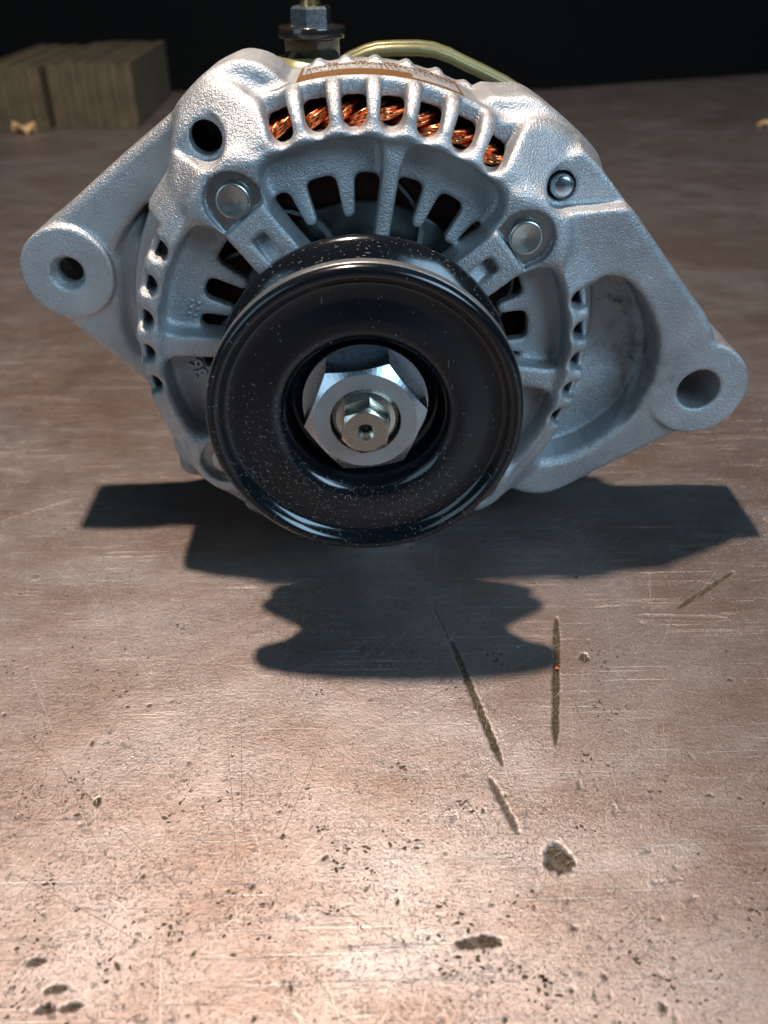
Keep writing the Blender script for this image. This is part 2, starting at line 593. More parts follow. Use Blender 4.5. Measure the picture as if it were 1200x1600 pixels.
    def speck(cx, cy, r):
        if not (-111 < cx < 121 and -103 < cy < 65):
            return
        k = int(rp.integers(5, 9))
        a0 = rp.uniform(0, 6.28)
        el, ro = rp.uniform(1.0, 2.0), rp.normal(0.2, 0.7)
        ix = min(max(np.searchsorted(xs, cx), 1), nx - 2)
        iy = min(max(np.searchsorted(v, cy), 1), ny - 2)
        zz = Z[ix - 1:ix + 1, iy - 1:iy + 1].max() + 0.012
        Vs = []
        for i in range(k):
            rr_ = r * rp.uniform(0.55, 1.25)
            u, w = rr_ * el * math.cos(a0 + 6.283 * i / k), rr_ * math.sin(a0 + 6.283 * i / k)
            Vs.append((cx + u * math.cos(ro) - w * math.sin(ro), cy + u * math.sin(ro) + w * math.cos(ro), zz))
        parts.append((Vs, [tuple(range(k))]))
    for c in range(230):
        px_, py_ = rp.uniform(-30, 1230), 930 + 680 * rp.random() ** 0.75
        cx, cy = on_bench(px_, py_)
        n_ = int(rp.integers(2, 16))
        sp = rp.uniform(0.6, 3.0)
        big_ = rp.random() < 0.3
        for _ in range(n_):
            speck(cx + rp.normal(0, sp), cy + rp.normal(0, sp), rp.uniform(0.06, 0.2) if not big_ else rp.uniform(0.1, 0.42))
    for c in range(5200):
        px_, py_ = rp.uniform(-10, 1210), 880 + 720 * rp.random() ** 0.8
        cx, cy = on_bench(px_, py_)
        speck(cx, cy, rp.uniform(0.05, 0.13))
    V_, F_ = join_vf(parts)
    o3 = link('corrosion_pits', mesh_vf('corrosion_pits', V_, F_), M['pit'], o, False)
    o3['kind'] = 'stuff'
    # a fleck of orange paint in the gouge
    p = on_bench(870, 1045)
    parts = [tube([(p[0] - 0.5, p[1], 0.02), (p[0], p[1] + 0.1, 0.18), (p[0] + 0.6, p[1] - 0.1, 0.02)], [0.15, 0.5, 0.12], 6)]
    V_, F_ = join_vf(parts)
    link('paint_fleck', mesh_vf('paint_fleck', V_, F_), M['orange'], o)
    return o


bench_top = bench()

# dark workshop behind and below the bench
bm = bmesh.new()
bmesh.ops.create_grid(bm, x_segments=8, y_segments=8, size=4.0)
me = bpy.data.meshes.new('floor')
bm.to_mesh(me)
bm.free()
fl = link('floor', me, M['wall'], None, False)
fl.location = (0, 0.5, -0.9)
fl['kind'] = 'structure'
bm = bmesh.new()
bmesh.ops.create_cube(bm, size=1.0)
for vv in bm.verts:
    vv.co = Vector((vv.co.x * 8.0, vv.co.y * 0.1, vv.co.z * 3.6))
me = bpy.data.meshes.new('wall')
bm.to_mesh(me)
bm.free()
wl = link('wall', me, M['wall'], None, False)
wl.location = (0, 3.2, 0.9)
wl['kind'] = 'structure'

# ================================================================== FRONT HOUSING as a distance field
VOX = 0.55
gx = np.arange(-96, 110, VOX, dtype=np.float32)
gz = np.arange(-66, 77, VOX, dtype=np.float32)
gy = np.arange(31.5, 83, VOX, dtype=np.float32)
XX, ZZ = np.meshgrid(gx, gz, indexing='ij')
RR = np.hypot(XX, ZZ)
Y3 = gy[None, None, :]
D = np.full((len(gx), len(gz), len(gy)), 50.0, np.float32)


def smin(a, b, k):
    if k <= 0:
        return np.minimum(a, b)
    h = np.clip(0.5 + 0.5 * (b - a) / k, 0, 1)
    return b + (a - b) * h - k * h * (1 - h)


def smax(a, b, k):
    return -smin(-a, -b, k)


def sl(bbox):
    x0, x1, z0, z1 = bbox
    a, b = np.searchsorted(gx, [x0, x1])
    c, d = np.searchsorted(gz, [z0, z1])
    return slice(a, b), slice(c, d)


FULL = (-200, 200, -200, 200)


def add(d2, ya, yb, k=1.5, edge=1.0, bbox=FULL, op='add'):
    """extrude 2D field d2(x,z) from ya to yb (scalars or 2D arrays) and combine"""
    global D
    s = sl(bbox)
    d2 = d2[s] if d2.shape == XX.shape else d2
    f = (ya[s] if isinstance(ya, np.ndarray) else np.float32(ya))
    b = (yb[s] if isinstance(yb, np.ndarray) else np.float32(yb))
    f = f[..., None] if isinstance(f, np.ndarray) else f
    b = b[..., None] if isinstance(b, np.ndarray) else b
    d = smax(smax(d2[..., None].astype(np.float32), f - Y3, edge), Y3 - b, edge)
    if op == 'add':
        D[s] = smin(D[s], d, k)
    else:
        D[s] = smax(D[s], -d, k)


def cut(d2, ya, yb, k=1.0, edge=0.6, bbox=FULL):
    add(d2, ya, yb, k, edge, bbox, 'cut')


def poly2(P, A=None, B=None):
    A = XX if A is None else A
    B = ZZ if B is None else B
    P = np.array(P, np.float32)
    d = np.full(A.shape, 1e9, np.float32)
    sgn = np.ones(A.shape, np.float32)
    n = len(P)
    j = n - 1
    for i in range(n):
        ex, ey = P[j] - P[i]
        wx, wy = A - P[i, 0], B - P[i, 1]
        t_ = np.clip((wx * ex + wy * ey) / (ex * ex + ey * ey + 1e-9), 0, 1)
        d = np.minimum(d, (wx - ex * t_) ** 2 + (wy - ey * t_) ** 2)
        c1, c2 = B >= P[i, 1], B < P[j, 1]
        c3 = ex * wy > ey * wx
        flip = (c1 & c2 & c3) | (~c1 & ~c2 & ~c3)
        sgn = np.where(flip, -sgn, sgn)
        j = i
    return sgn * np.sqrt(d)


def smooth_poly(P, it=2):
    P = np.array(P, float)
    for _ in range(it):
        Q = np.roll(P, -1, axis=0)
        P = np.stack([0.78 * P + 0.22 * Q, 0.22 * P + 0.78 * Q], 1).reshape(-1, 2)
    return P


def circ(c, r):
    return np.hypot(XX - c[0], ZZ - c[1]) - r


def seg2(a, b, ra, rb):
    dx, dz = b[0] - a[0], b[1] - a[1]
    t_ = np.clip(((XX - a[0]) * dx + (ZZ - a[1]) * dz) / (dx * dx + dz * dz), 0, 1)
    return np.hypot(XX - a[0] - t_ * dx, ZZ - a[1] - t_ * dz) - (ra + (rb - ra) * t_)


def pol(r, deg):
    return (r * math.cos(math.radians(deg)), r * math.sin(math.radians(deg)))


def box_polar(deg, r0, r1, hw):
    """rounded box along a radius"""
    a = math.radians(deg)
    u = XX * math.cos(a) + ZZ * math.sin(a)
    w = -XX * math.sin(a) + ZZ * math.cos(a)
    du, dw = np.abs(u - (r0 + r1) / 2) - (r1 - r0) / 2, np.abs(w) - hw
    return np.minimum(np.maximum(du, dw), 0) + np.hypot(np.maximum(du, 0), np.maximum(dw, 0))


def revolve(prof, k, op='add'):
    global D
    rt = np.arange(0, 150, 0.2, dtype=np.float32)
    A, B = np.meshgrid(rt, gy, indexing='ij')
    T = poly2(prof, A, B).astype(np.float32)
    f = RR / 0.2
    i = f.astype(np.int32)
    w = (f - i)[..., None].astype(np.float32)
    d = T[i] * (1 - w) + T[np.minimum(i + 1, len(rt) - 1)] * w
    if op == 'add':
        D = smin(D, d, k)
    else:
        D = smax(D, -d, k)


def px(points, y):
    return [q(a, b, y) for a, b in points]


def bb(P, pad=8):
    P = np.array(P)
    return (P[:, 0].min() - pad, P[:, 0].max() + pad, P[:, 1].min() - pad, P[:, 1].max() + pad)


BA = 127.5, 37.7, -52.3, -142.3          # through-bolt angles
BR = 48.4
bolts = [pol(BR, a) for a in BA]
EAR_L, ER_L, EYL = (-78.1, 14.8), 12.2, 57.0
EAR_R, ER_R, EYR = (92.5, -15.6), 13.6, 46.0

# ---- right arm: front surface falls back from the bolt pad to the ear
armR = px([(905, 232), (935, 256), (1000, 345), (1070, 445), (1135, 535)], 41)
armR += [(EAR_R[0] + 8, EAR_R[1] - 11)]
armR += px([(1075, 684), (1000, 716), (930, 748), (885, 770), (852, 780), (818, 775), (792, 762)], 44)
armR += px([(700, 700), (740, 520), (800, 400)], 44)
dR = poly2(smooth_poly(armR)) - 0.2
tR = np.clip(((XX - 42) * 50 + (ZZ - 28) * -43) / (50 ** 2 + 43 ** 2), 0, 1.2)
yR = 36.0 + 11.0 * tR
add(dR, yR, 72.0, 0, 2.2, bb(armR))
add(circ(EAR_R, ER_R), EYR, 72.5, 1.2, 0.6, bb([EAR_R], 20))
# ---- left arm (set further back)
armL = px([(275, 172), (175, 258), (74, 350)], 61) + [(EAR_L[0] - 11, EAR_L[1] - 3)]
armL += px([(100, 492), (178, 553), (242, 603), (266, 650), (293, 722), (330, 742), (420, 640), (420, 300), (330, 190)], 61)
dL = poly2(armL) - 0.2
add(dL, 59.0, 79.0, 0, 3.0, bb(armL))
add(circ(EAR_L, ER_L), EYL, 79.0, 1.0, 0.6, bb([EAR_L], 20))
# ---- lugs over the two upper bolts: front lobe with sloping shoulder, taller rear lobe
slope = 36.0 + np.maximum(0, RR - 55.0) * 0.75
lugL = px([(270, 184), (296, 150), (322, 126), (362, 133), (402, 158), (440, 172)], 46) + [(-20, 45), (-30, 30), (-45, 40)]
add(poly2(smooth_poly(lugL)) - 0.4, slope, 76, 3.0, 3.0, bb(lugL))
lugLr = px([(272, 178), (298, 146), (335, 109), (368, 91), (408, 98), (446, 124)], 55) + [(-18, 50), (-40, 40)]
add(poly2(smooth_poly(lugLr)) - 0.3, 52.0, 79, 3.4, 2.4, bb(lugLr))
lugR = px([(770, 205), (805, 190), (850, 186), (884, 202), (925, 244), (938, 262)], 46) + [(55, 30), (40, 25), (25, 45)]
add(poly2(smooth_poly(lugR)) - 0.4, slope, 76, 3.0, 3.0, bb(lugR))
lugRr = px([(755, 148), (795, 152), (832, 149), (868, 177), (904, 213), (936, 257)], 55) + [(50, 30), (25, 45)]
add(poly2(smooth_poly(lugRr)) - 0.3, 52.0, 79, 3.4, 2.4, bb(lugRr))
# lower lugs (mostly behind the pulley)
for c, r in ((pol(60.5, -142.3), 9.5), (pol(56, -52.3), 6.0)):
    add(circ(c, r), 56, 78, 3.0, 1.5, bb([c], 20))
lo = q(305, 715, 62)
add(circ(lo, 4.0), 58, 70, 2.0, 1.2, bb([lo], 14))
# ---- pockets
pR = px([(902, 444), (955, 426), (992, 450), (1024, 510), (1030, 560), (1014, 615), (985, 664), (932, 704), (880, 725), (838, 727), (824, 712), (868, 640), (890, 560), (895, 500)], 43)
dpR = poly2(smooth_poly(pR, 1))
la, lb = np.array(q(832, 726, 45)), np.array(q(1012, 648, 47))
ld = (lb - la) / np.hypot(*(lb - la))
hgt_ = np.maximum(0, -(XX - la[0]) * ld[1] + (ZZ - la[1]) * ld[0])
floorR = 46.8 + 14.0 * (1 - np.exp(-hgt_ / 9.5)) + 0.5 * np.sin(XX * 0.21 + 1.0) * np.cos(ZZ * 0.17)
rs = np.random.default_rng(3)
lump = np.zeros_like(XX)
pc = px([(985, 500), (1000, 560), (1000, 610), (960, 480), (975, 620), (1005, 585)], 52)
for _ in range(150):
    c = pc[rs.integers(len(pc))]
    lump += rs.normal(0, 0.30) * np.exp(-(((XX - c[0] - rs.normal(0, 3.0)) ** 2 + (ZZ - c[1] - rs.normal(0, 3.0)) ** 2) / rs.uniform(0.5, 1.6)))
add(dpR - 0.6 + 0.35 * lump, 25.0, floorR + lump, 1.8, 2.5, bb(pR), 'cut')
pL = px([(190, 420), (178, 388), (205, 342), (250, 290), (285, 280), (310, 330), (310, 560), (262, 590), (238, 560), (210, 545), (190, 500)], 61)
floorL = 62.3 + 9.5 * np.clip((ZZ - 20) / 10, 0, 1) ** 2
add(poly2(smooth_poly(pL)) + 0.4, 25.0, floorL, 2.4, 3.5, bb(pL), 'cut')
# ---- hollow interior
revolve([(0, 47.0), (51.0, 47.0), (54.5, 42.6), (57.0, 46), (58.2, 50), (58.2, 90), (0, 90)], 0.8, 'cut')
# ---- face disc and shell
add(RR - 52.5, 35.5, 47.2, 1.0, 1.0)
revolve([(50.8, 36.6), (53.0, 35.6), (56.4, 36.7), (59.8, 39.7), (61.8, 43.2), (62.5, 47), (62.5, 79.5), (58.4, 79.5), (58.4, 49.5), (56.4, 45.2),
         (53.4, 42.6), (50.8, 42.2)], 2.0)
for a, c in zip(BA, bolts):
    add(circ(c, 9.0), 35.3, 60, 5.0, 2.0, bb([c], 18))
# ---- dishes between the spokes, then the slots with their fingers
FING = {0: ((111.5, 34.3), (95.5, 34.0), (67.0, 34.0), (52.0, 34.8)), 1: ((151.5, 34.5), (165.0, 36.0), (191, 36), (204, 36)),
        2: ((15.0, 37.0), (-1.0, 38.0), (-24, 37), (-37, 36)), 3: ((-70, 35), (-86, 35), (-112, 35), (-126, 35))}
RIB = {0: (81.5, 1.7), 1: (177.0, 2.6), 2: (-9.5, 2.6), 3: (-98, 1.9)}
SEC = {0: (37.7, 127.5), 1: (127.5, 217.7), 2: (-52.3, 37.7), 3: (-142.3, -52.3)}
for k in range(4):
    a0, a1 = (math.radians(v_) for v_ in SEC[k])
    w0 = -XX * math.sin(a0) + ZZ * math.cos(a0)          # distance past the first spoke
    w1 = XX * math.sin(a1) - ZZ * math.cos(a1)
    o0, o1 = (7.0, 6.0) if k == 0 else (7.0, 7.0)
    side = smax(o0 - w0, o1 - w1, 2.0)
    dish = smax(RR - 51.2, side, 9.0)
    bx_ = (-60, 60, -60, 60)
    cut(dish, 20, 43.2, 2.2, 1.6, bx_)
    hole = smax(RR - 42.6, side - 0.9, 2.5)
    for a, r in FING[k]:
        hole = smax(hole, -seg2(pol(46, a), pol(r, a), 2.6, 1.45), 2.2)
    cut(hole, 20, 90, 0.9, 0.6, bx_)
    a, w = RIB[k]
    p0, p1 = pol(52, a), pol(24, a)
    rib = seg2(p0, p1, w + 0.4, w)
    rib = smin(rib, seg2(pol(53, a), pol(47.5, a), 5.0, 1.2), 3.0)
    add(rib, 37.0, 47.0, 2.2, 1.4, bb([p0, p1], 10))
for a, c in zip(BA, bolts):
    add(box_polar(a + (1.0 if a > 100 else 0), 18, 44.0, 5.9), 33.7, 47.0, 0.2, 0.35, bb([pol(18, a), pol(46, a)], 14))
add(RR - 26.5, 30.0, 47.5, 1.5, 0.8, (-40, 40, -40, 40))
for a, c in zip(BA, bolts):
    # spot-faced seat cut up against the block, pocket in the block
    ab = math.radians(a + (1.0 if a > 100 else 0))
    seat = np.minimum(circ(c, 6.7), box_polar(math.degrees(ab), 44.0, 48.6, 6.0))
    seat = np.maximum(seat, 44.0 - (XX * math.cos(ab) + ZZ * math.sin(ab)))
    cut(seat, 20, 37.0, 0.2, 0.15, bb([c], 12))
    cut(box_polar(a + (1.0 if a > 100 else 0), 33.0, 38.6, 1.3) - 0.7, 20, 33.9 + np.clip((RR - 31.0) * 0.55, 0, 4.2), 0.6, 0.5, bb([pol(30, a), pol(42, a)], 8))
    cut(circ(c, 3.2), 20, 62, 0.2, 0.2, bb([c], 8))
cut(RR - 12.0, 20, 90, 0.2, 0.2, (-20, 20, -20, 20))
angd = np.degrees(np.arctan2(ZZ, XX)) % 360
sec = np.maximum(np.maximum(57.7 - RR, RR - 66.0), (np.abs(angd - 190) - 44.0) * 0.9).astype(np.float32)
cut(sec, 20, 58.5, 1.2, 1.2, (-72, -20, -60, 48))
liner = np.maximum(np.abs(RR - 56.8) - 0.9, (np.abs(angd - 190) - 44.0) * 0.9).astype(np.float32)
add(liner, 40, 62, 0.6, 0.5, (-72, -20, -60, 48))
add(np.maximum(np.abs(RR - 54.6) - 2.6, (np.abs(angd - 190) - 44.0) * 0.9).astype(np.float32), 48, 62, 0.4, 0.4, (-72, -20, -60, 48))
secR = np.maximum(57.6 - RR, dpR + 0.6).astype(np.float32)
cut(secR, 20, 56.5, 1.0, 1.0, bb(pR))
linR = np.maximum(np.abs(RR - 56.7) - 0.9, dpR - 2.0).astype(np.float32)
add(linR, 41, 62, 0.6, 0.5, bb(pR))
# ---- cooling windows round the shoulder
WIN = [57.3 + 8.57 * i for i in range(7)] + [151.0, 160.3, 169.6, 178.9, 188.0] + [14.5, 6.0, -2.5, -11.0, -19.5] + [-60 - 8.57 * i for i in range(7)]
for w in WIN:
    a = math.radians(w)
    s = sl(bb([pol(53, w), pol(68, w)], 6))
    u = (XX * math.cos(a) + ZZ * math.sin(a))[s]
    vv = (-XX * math.sin(a) + ZZ * math.cos(a))[s]
    upper = 50 < w < 120
    hw = 2.8 if upper else 2.35
    notch = np.hypot(np.maximum((56.3 if upper else 56.2) - u, 0), vv) - hw
    d = smax(notch[..., None].astype(np.float32), Y3 - (47.3 if upper else 40.0), 1.2)
    d = smax(d, (u - (70 if 50 < w < 120 else 62.9))[..., None], 0.3)
    hole = np.hypot(np.maximum(np.abs(u - (56.0 if upper else 55.9)) - 0.4, 0), vv) - hw
    hole = np.maximum(hole, u - (58.4 if upper else 56.0))
    d = np.minimum(d, np.maximum(hole[..., None], Y3 - (56 if upper else 48.2)))
    D[s] = smax(D[s], -d, 1.5)
# ---- hole and pin seats in the lugs, ear holes, rear teeth
hL, hR = q(319, 218, 42), q(880, 293, 42)
seatL = seg2(hL, (hL[0] - 14, hL[1] + 8), 5.0, 8.0)
cut(seatL, 20, 44.0, 1.0, 0.6, bb([hL], 26))
cut(circ(hL, 3.7), 20, 60, 0.5, 0.3, bb([hL], 9))
cut(circ((hL[0] + 1, hL[1] - 1), 7.0), 48.5, 77, 0.3, 0.3, bb([hL], 12))
seatR = seg2(hR, (hR[0] + 15, hR[1] + 5), 4.6, 9.0)
cut(seatR, 20, 43.6, 1.0, 0.6, bb([hR], 26))
cut(circ(hR, 3.45), 20, 60, 0.3, 0.3, bb([hR], 9))
cut(circ(EAR_R, 5.9), 20, 85, 0.5, 0.3, bb([EAR_R], 12))
cut(circ(EAR_L, 3.3), 20, 85, 0.2, 0.2, bb([EAR_L], 12))
cut(circ(EAR_L, 6.0), 62.5, 76, 0.2, 0.2, bb([EAR_L], 12))
s = sl(bb([EAR_L], 10))
cone = np.hypot(XX - EAR_L[0], ZZ - EAR_L[1])[s][..., None] - (4.7 - (Y3 - EYL) * 0.45)
D[s] = smax(D[s], -np.maximum(cone, Y3 - 61).astype(np.float32), 0.3)
for a in (99.8, 93.3, 86.6, 79.3, 71.9, 64.8):
    p0, p1 = pol(60.2, a), pol(62.0, a)
    add(seg2(p0, p1, 2.0, 1.6), 72, 79.4, 1.2, 0.8, bb([p0, p1], 6))


def surface_nets(D, ox, oz, oy, vox):
    neg = D < 0
    nx, nz, ny = D.shape
    cnt = np.zeros((nx - 1, nz - 1, ny - 1), np.int8)
    offs = [(i, j, k) for i in (0, 1) for j in (0, 1) for k in (0, 1)]
    for i, j, k in offs:
        cnt += neg[i:nx - 1 + i, j:nz - 1 + j, k:ny - 1 + k]
    act = (cnt > 0) & (cnt < 8)
    ci, cj, ck = np.nonzero(act)
    N = len(ci)
    idx = np.full(act.shape, -1, np.int32)
    idx[ci, cj, ck] = np.arange(N)
    vals = np.stack([D[ci + i, cj + j, ck + k] for i, j, k in offs], 1)
    acc = np.zeros((N, 3), np.float32)
    num = np.zeros(N, np.float32)
    for a in range(8):
        for b in range(a + 1, 8):
            oa, ob = np.array(offs[a]), np.array(offs[b])
            if np.abs(oa - ob).sum() != 1:
                continue
            va, vb = vals[:, a], vals[:, b]
            m_ = (va < 0) != (vb < 0)
            t_ = np.where(m_, va / np.where(m_, va - vb, 1), 0)
            P = oa[None] + t_[:, None] * (ob - oa)[None]
            acc += np.where(m_[:, None], P, 0)
            num += m_
    acc /= num[:, None]
    V = np.stack([ox + (ci + acc[:, 0]) * vox, oy + (ck + acc[:, 2]) * vox, oz + (cj + acc[:, 1]) * vox], 1)
    quads = []
    # axis 0
    e = neg[:-1, 1:-1, 1:-1] != neg[1:, 1:-1, 1:-1]
    i, j, k = np.nonzero(e)
    j, k = j + 1, k + 1
    qd = np.stack([idx[i, j - 1, k - 1], idx[i, j, k - 1], idx[i, j, k], idx[i, j - 1, k]], 1)
    fl_ = neg[i, j, k]
    qd[fl_] = qd[fl_][:, ::-1]
    quads.append(qd)
    e = neg[1:-1, :-1, 1:-1] != neg[1:-1, 1:, 1:-1]
    i, j, k = np.nonzero(e)
    i, k = i + 1, k + 1
    qd = np.stack([idx[i - 1, j, k - 1], idx[i - 1, j, k], idx[i, j, k], idx[i, j, k - 1]], 1)
    fl_ = neg[i, j, k]
    qd[fl_] = qd[fl_][:, ::-1]
    quads.append(qd)
    e = neg[1:-1, 1:-1, :-1] != neg[1:-1, 1:-1, 1:]
    i, j, k = np.nonzero(e)
    i, j = i + 1, j + 1
    qd = np.stack([idx[i - 1, j - 1, k], idx[i, j - 1, k], idx[i, j, k], idx[i - 1, j, k]], 1)
    fl_ = neg[i, j, k]
    qd[fl_] = qd[fl_][:, ::-1]
    quads.append(qd)
    return V, np.concatenate(quads)


Vh, Fh = surface_nets(D, gx[0], gz[0], gy[0], VOX)
del D
ALT = thing('alternator', (0, 0, H * MM), 'silver cast aluminium alternator with black belt pulley standing on the steel bench', 'alternator')
me = np_mesh('front_housing', Vh * MM, Fh)
bm = bmesh.new()
bm.from_mesh(me)
bmesh.ops.recalc_face_normals(bm, faces=bm.faces)
bm.to_mesh(me)
bm.free()
housing = link('front_housing', me, M['alu'], ALT)
housing['label'] = 'cast aluminium front housing with two mounting ears'

# ------------------------------------------------------------------ parts seated on the housing
def disc_seat(name, c, prof, mat, parent, seg=48, rot=0):
    o = link(name, lathe(name, prof, seg, False, c), mat, parent)
    return o


for a, c in zip(BA, bolts):
    disc_seat('through_bolt', c, [(0.01, 35.5), (0.5, 35.52), (0.75, 35.42), (1.2, 35.47), (1.5, 35.35), (2.0, 35.4), (2.3, 35.25), (2.9, 35.28), (3.3, 35.1), (3.7, 35.1), (4.0, 35.4), (4.1, 35.9), (4.1, 37.2), (3.0, 37.4), (3.0, 60)], M['bolt'], ALT)
    # machined seat round the bolt, cut off straight against the block
    ab = math.radians(a + (1.0 if a > 100 else 0))
    e1, e2 = (math.cos(ab), math.sin(ab)), (-math.sin(ab), math.cos(ab))
    cu, cw = c[0] * e1[0] + c[1] * e1[1], c[0] * e2[0] + c[1] * e2[1]
    out = [(44.05, -5.9)]
    for k in range(33):
        tt = math.radians(-95 + 190 * k / 32)
        out.append((cu + 6.6 * math.cos(tt), cw + 6.6 * math.sin(tt)))
    out.append((44.05, 5.9))
    V_ = [(u * e1[0] + w * e2[0], yy, u * e1[1] + w * e2[1]) for yy in (36.93, 37.6) for u, w in out]
    n_ = len(out)
    F_ = [tuple(range(n_))[::-1]] + [(k, (k + 1) % n_, n_ + (k + 1) % n_, n_ + k) for k in range(n_)]
    link('bolt_seat', mesh_vf('bolt_seat', V_, F_), M['spot'], housing, False)
pin = disc_seat('dowel_pin', hR, [(0.01, 42.3), (1.8, 42.35), (2.5, 42.7), (2.8, 43.4), (2.8, 58)], M['zinc'], ALT)

# raised casting marks on the left of the face
def marks():
    parts = []
    # three split strokes
    o = np.array(q(304, 481, 43))
    ca, sa = math.cos(math.radians(-22)), math.sin(math.radians(-22))

    def loc(u, w, base):
        return (base[0] + u * ca - w * sa, base[1] + u * sa + w * ca)
    for k in (-1, 0, 1):
        for u0, u1 in ((-1.5, -0.25), (0.1, 1.4)):
            a, b = loc(u0, k * 1.75, o), loc(u1, k * 1.75, o)
            mid = ((a[0] + b[0]) / 2, (a[1] + b[1]) / 2)
            parts.append(tube([(a[0], 43.2, a[1]), (mid[0], 42.7, mid[1]), (b[0], 43.2, b[1])], [0.25, 0.6, 0.25], 8))
    return parts


V_, F_ = join_vf(marks())
link('cavity_mark', mesh_vf('cavity_mark', V_, F_), M['alu'], housing)


def text_mesh(body, size, depth):
    cu = bpy.data.curves.new('t', 'FONT')
    cu.body = body
    cu.size = size
    cu.extrude = depth
    cu.bevel_depth = depth * 0.35
    cu.align_x = 'CENTER'
    cu.align_y = 'CENTER'
    o = bpy.data.objects.new('t', cu)
    COL.objects.link(o)
    dg = bpy.context.evaluated_depsgraph_get()
    me_ = bpy.data.meshes.new_from_object(o.evaluated_get(dg))
    bpy.data.objects.remove(o)
    bpy.data.curves.remove(cu)
    return me_


tm = text_mesh('364', 5.0 * MM, 0.5 * MM)
n = len(tm.vertices)
co = np.empty(n * 3, np.float32)
tm.vertices.foreach_get('co', co)
co = co.reshape(-1, 3)
c = q(308, 568, 43)
a = math.radians(72)
# reading direction runs up the face, letter tops toward the rim
ux, uz = math.cos(a) * -0.15 - 0.0, math.sin(a)
U = np.array([-0.28, 0.96])
W = np.array([-0.96, -0.28])
new = np.stack([c[0] * MM + co[:, 0] * U[0] + co[:, 1] * W[0], 43.1 * MM - co[:, 2], c[1] * MM + co[:, 0] * U[1] + co[:, 1] * W[1]], 1)
tm.vertices.foreach_set('co', new.astype(np.float32).ravel())
tm.update()
link('casting_number', tm, M['alu'], housing, False)

# ------------------------------------------------------------------ rating print on the cylinder
RL = 62.56


def cyl_patch(a0, a1, y0, y1, r=RL, na=24):
    an = np.linspace(a0, a1, na)
    V, F = [], []
    for t_ in an:
        for y in (y0, y1):
            V.append((r * math.cos(math.radians(t_)), y, r * math.sin(math.radians(t_))))
    for i in range(na - 1):
        F.append((2 * i, 2 * i + 1, 2 * i + 3, 2 * i + 2))
    return V, F


parts = []
A0, A1, LY0, LY1 = 103.6, 67.8, 48.8, 73.5
parts.append(cyl_patch(A0, 79.0, LY0, 59.0))
parts.append(cyl_patch(79.0, A1, LY0, 51.5))
parts.append(cyl_patch(A0, A0 - 0.7, 56.5, LY1, na=3))
parts.append(cyl_patch(A1 + 0.6, A1, 51.5, LY1, na=3))
for row, (y, h) in enumerate(((61.4, 2.0), (64.4, 1.8), (68.0, 3.4), (71.8, 3.2))):
    a_ = A0 - 1.5
    while a_ > A1 + 1.5:
        w_ = rng.uniform(0.35, 1.1)
        gap = rng.uniform(0.15, 0.4)
        if rng.random() < (0.7 if row < 2 else 0.95) or a_ < 79:
            hh = h * rng.uniform(0.7, 1.0)
            parts.append(cyl_patch(a_, a_ - w_ * (1.0 if row > 1 else 0.5), y - hh / 2, y + hh / 2, na=3))
        a_ -= w_ + gap
V_, F_ = join_vf(parts)
link('rating_print', mesh_vf('rating_print', V_, F_), M['gold'], housing)
# inked oval stamp left of the print
parts = []
ca_, cy_ = 107.6, 52.5
for rad_a, rad_y in ((2.6, 4.4),):
    ring_ = []
    for k in range(40):
        tt = 2 * math.pi * k / 40
        for f_ in (1.0, 0.86):
            aa = math.radians(ca_ + rad_a * f_ * math.cos(tt))
            ring_.append((RL * math.cos(aa), cy_ + rad_y * f_ * math.sin(tt), RL * math.sin(aa)))
    parts.append((ring_, [(2 * k, 2 * k + 1, (2 * k + 3) % 80, (2 * k + 2) % 80) for k in range(40)]))
for k in range(3):
    parts.append(cyl_patch(ca_ + 1.3 - k * 1.2, ca_ + 1.0 - k * 1.2, cy_ - 1.8, cy_ + 1.8, na=2))
    parts.append(cyl_patch(ca_ + 1.3 - k * 1.2, ca_ + 0.6 - k * 1.2, cy_ + (k - 1) * 1.6, cy_ + (k - 1) * 1.6 + 0.5, na=2))
V_, F_ = join_vf(parts)
link('ink_stamp', mesh_vf('ink_stamp', V_, F_), M['ink'], housing)

# ------------------------------------------------------------------ stator, winding, rotor
link('stator_core', lathe('stator_core', [(45, 63), (58.3, 63), (58.3, 86), (45, 86)], 96), M['core'], ALT)
parts = []
rw = np.random.default_rng(11)
for i in range(60):
    a0 = i * 6.0 + rw.uniform(-1.5, 1.5)
    lean = rw.uniform(0.7, 1.2)
    top = rw.uniform(17.6, 19.0) if 35 < a0 % 360 < 118 else rw.uniform(11.0, 12.5)
    for s_ in range(6):
        pts = []
        span = 12 + rw.uniform(-2, 2)
        for k in range(11):
            t_ = k / 10
            ang = math.radians(a0 + span * t_ + s_ * 0.35 + rw.uniform(-0.15, 0.15))
            r_ = 57.4 - 5.0 * lean * t_ - 0.75 * (s_ % 3) + rw.uniform(-0.12, 0.12)
            y_ = 63 - (top - 1.1 * (s_ // 3)) * math.sin(math.pi * t_) ** 0.32 + rw.uniform(-0.12, 0.12)
            r_ = min(max(r_, 49.0), 57.2 if y_ > 49 else 55.3 + (y_ - 44.5) * 0.4)
            pts.append((r_ * math.cos(ang), y_, r_ * math.sin(ang)))
        parts.append(tube(pts, 0.6, 7))
V_, F_ = join_vf(parts)
wd = link('stator_winding', mesh_vf('stator_winding', V_, F_), M['copper'], ALT)
wd['kind'] = 'stuff'
wd['label'] = 'bright orange copper wire winding'
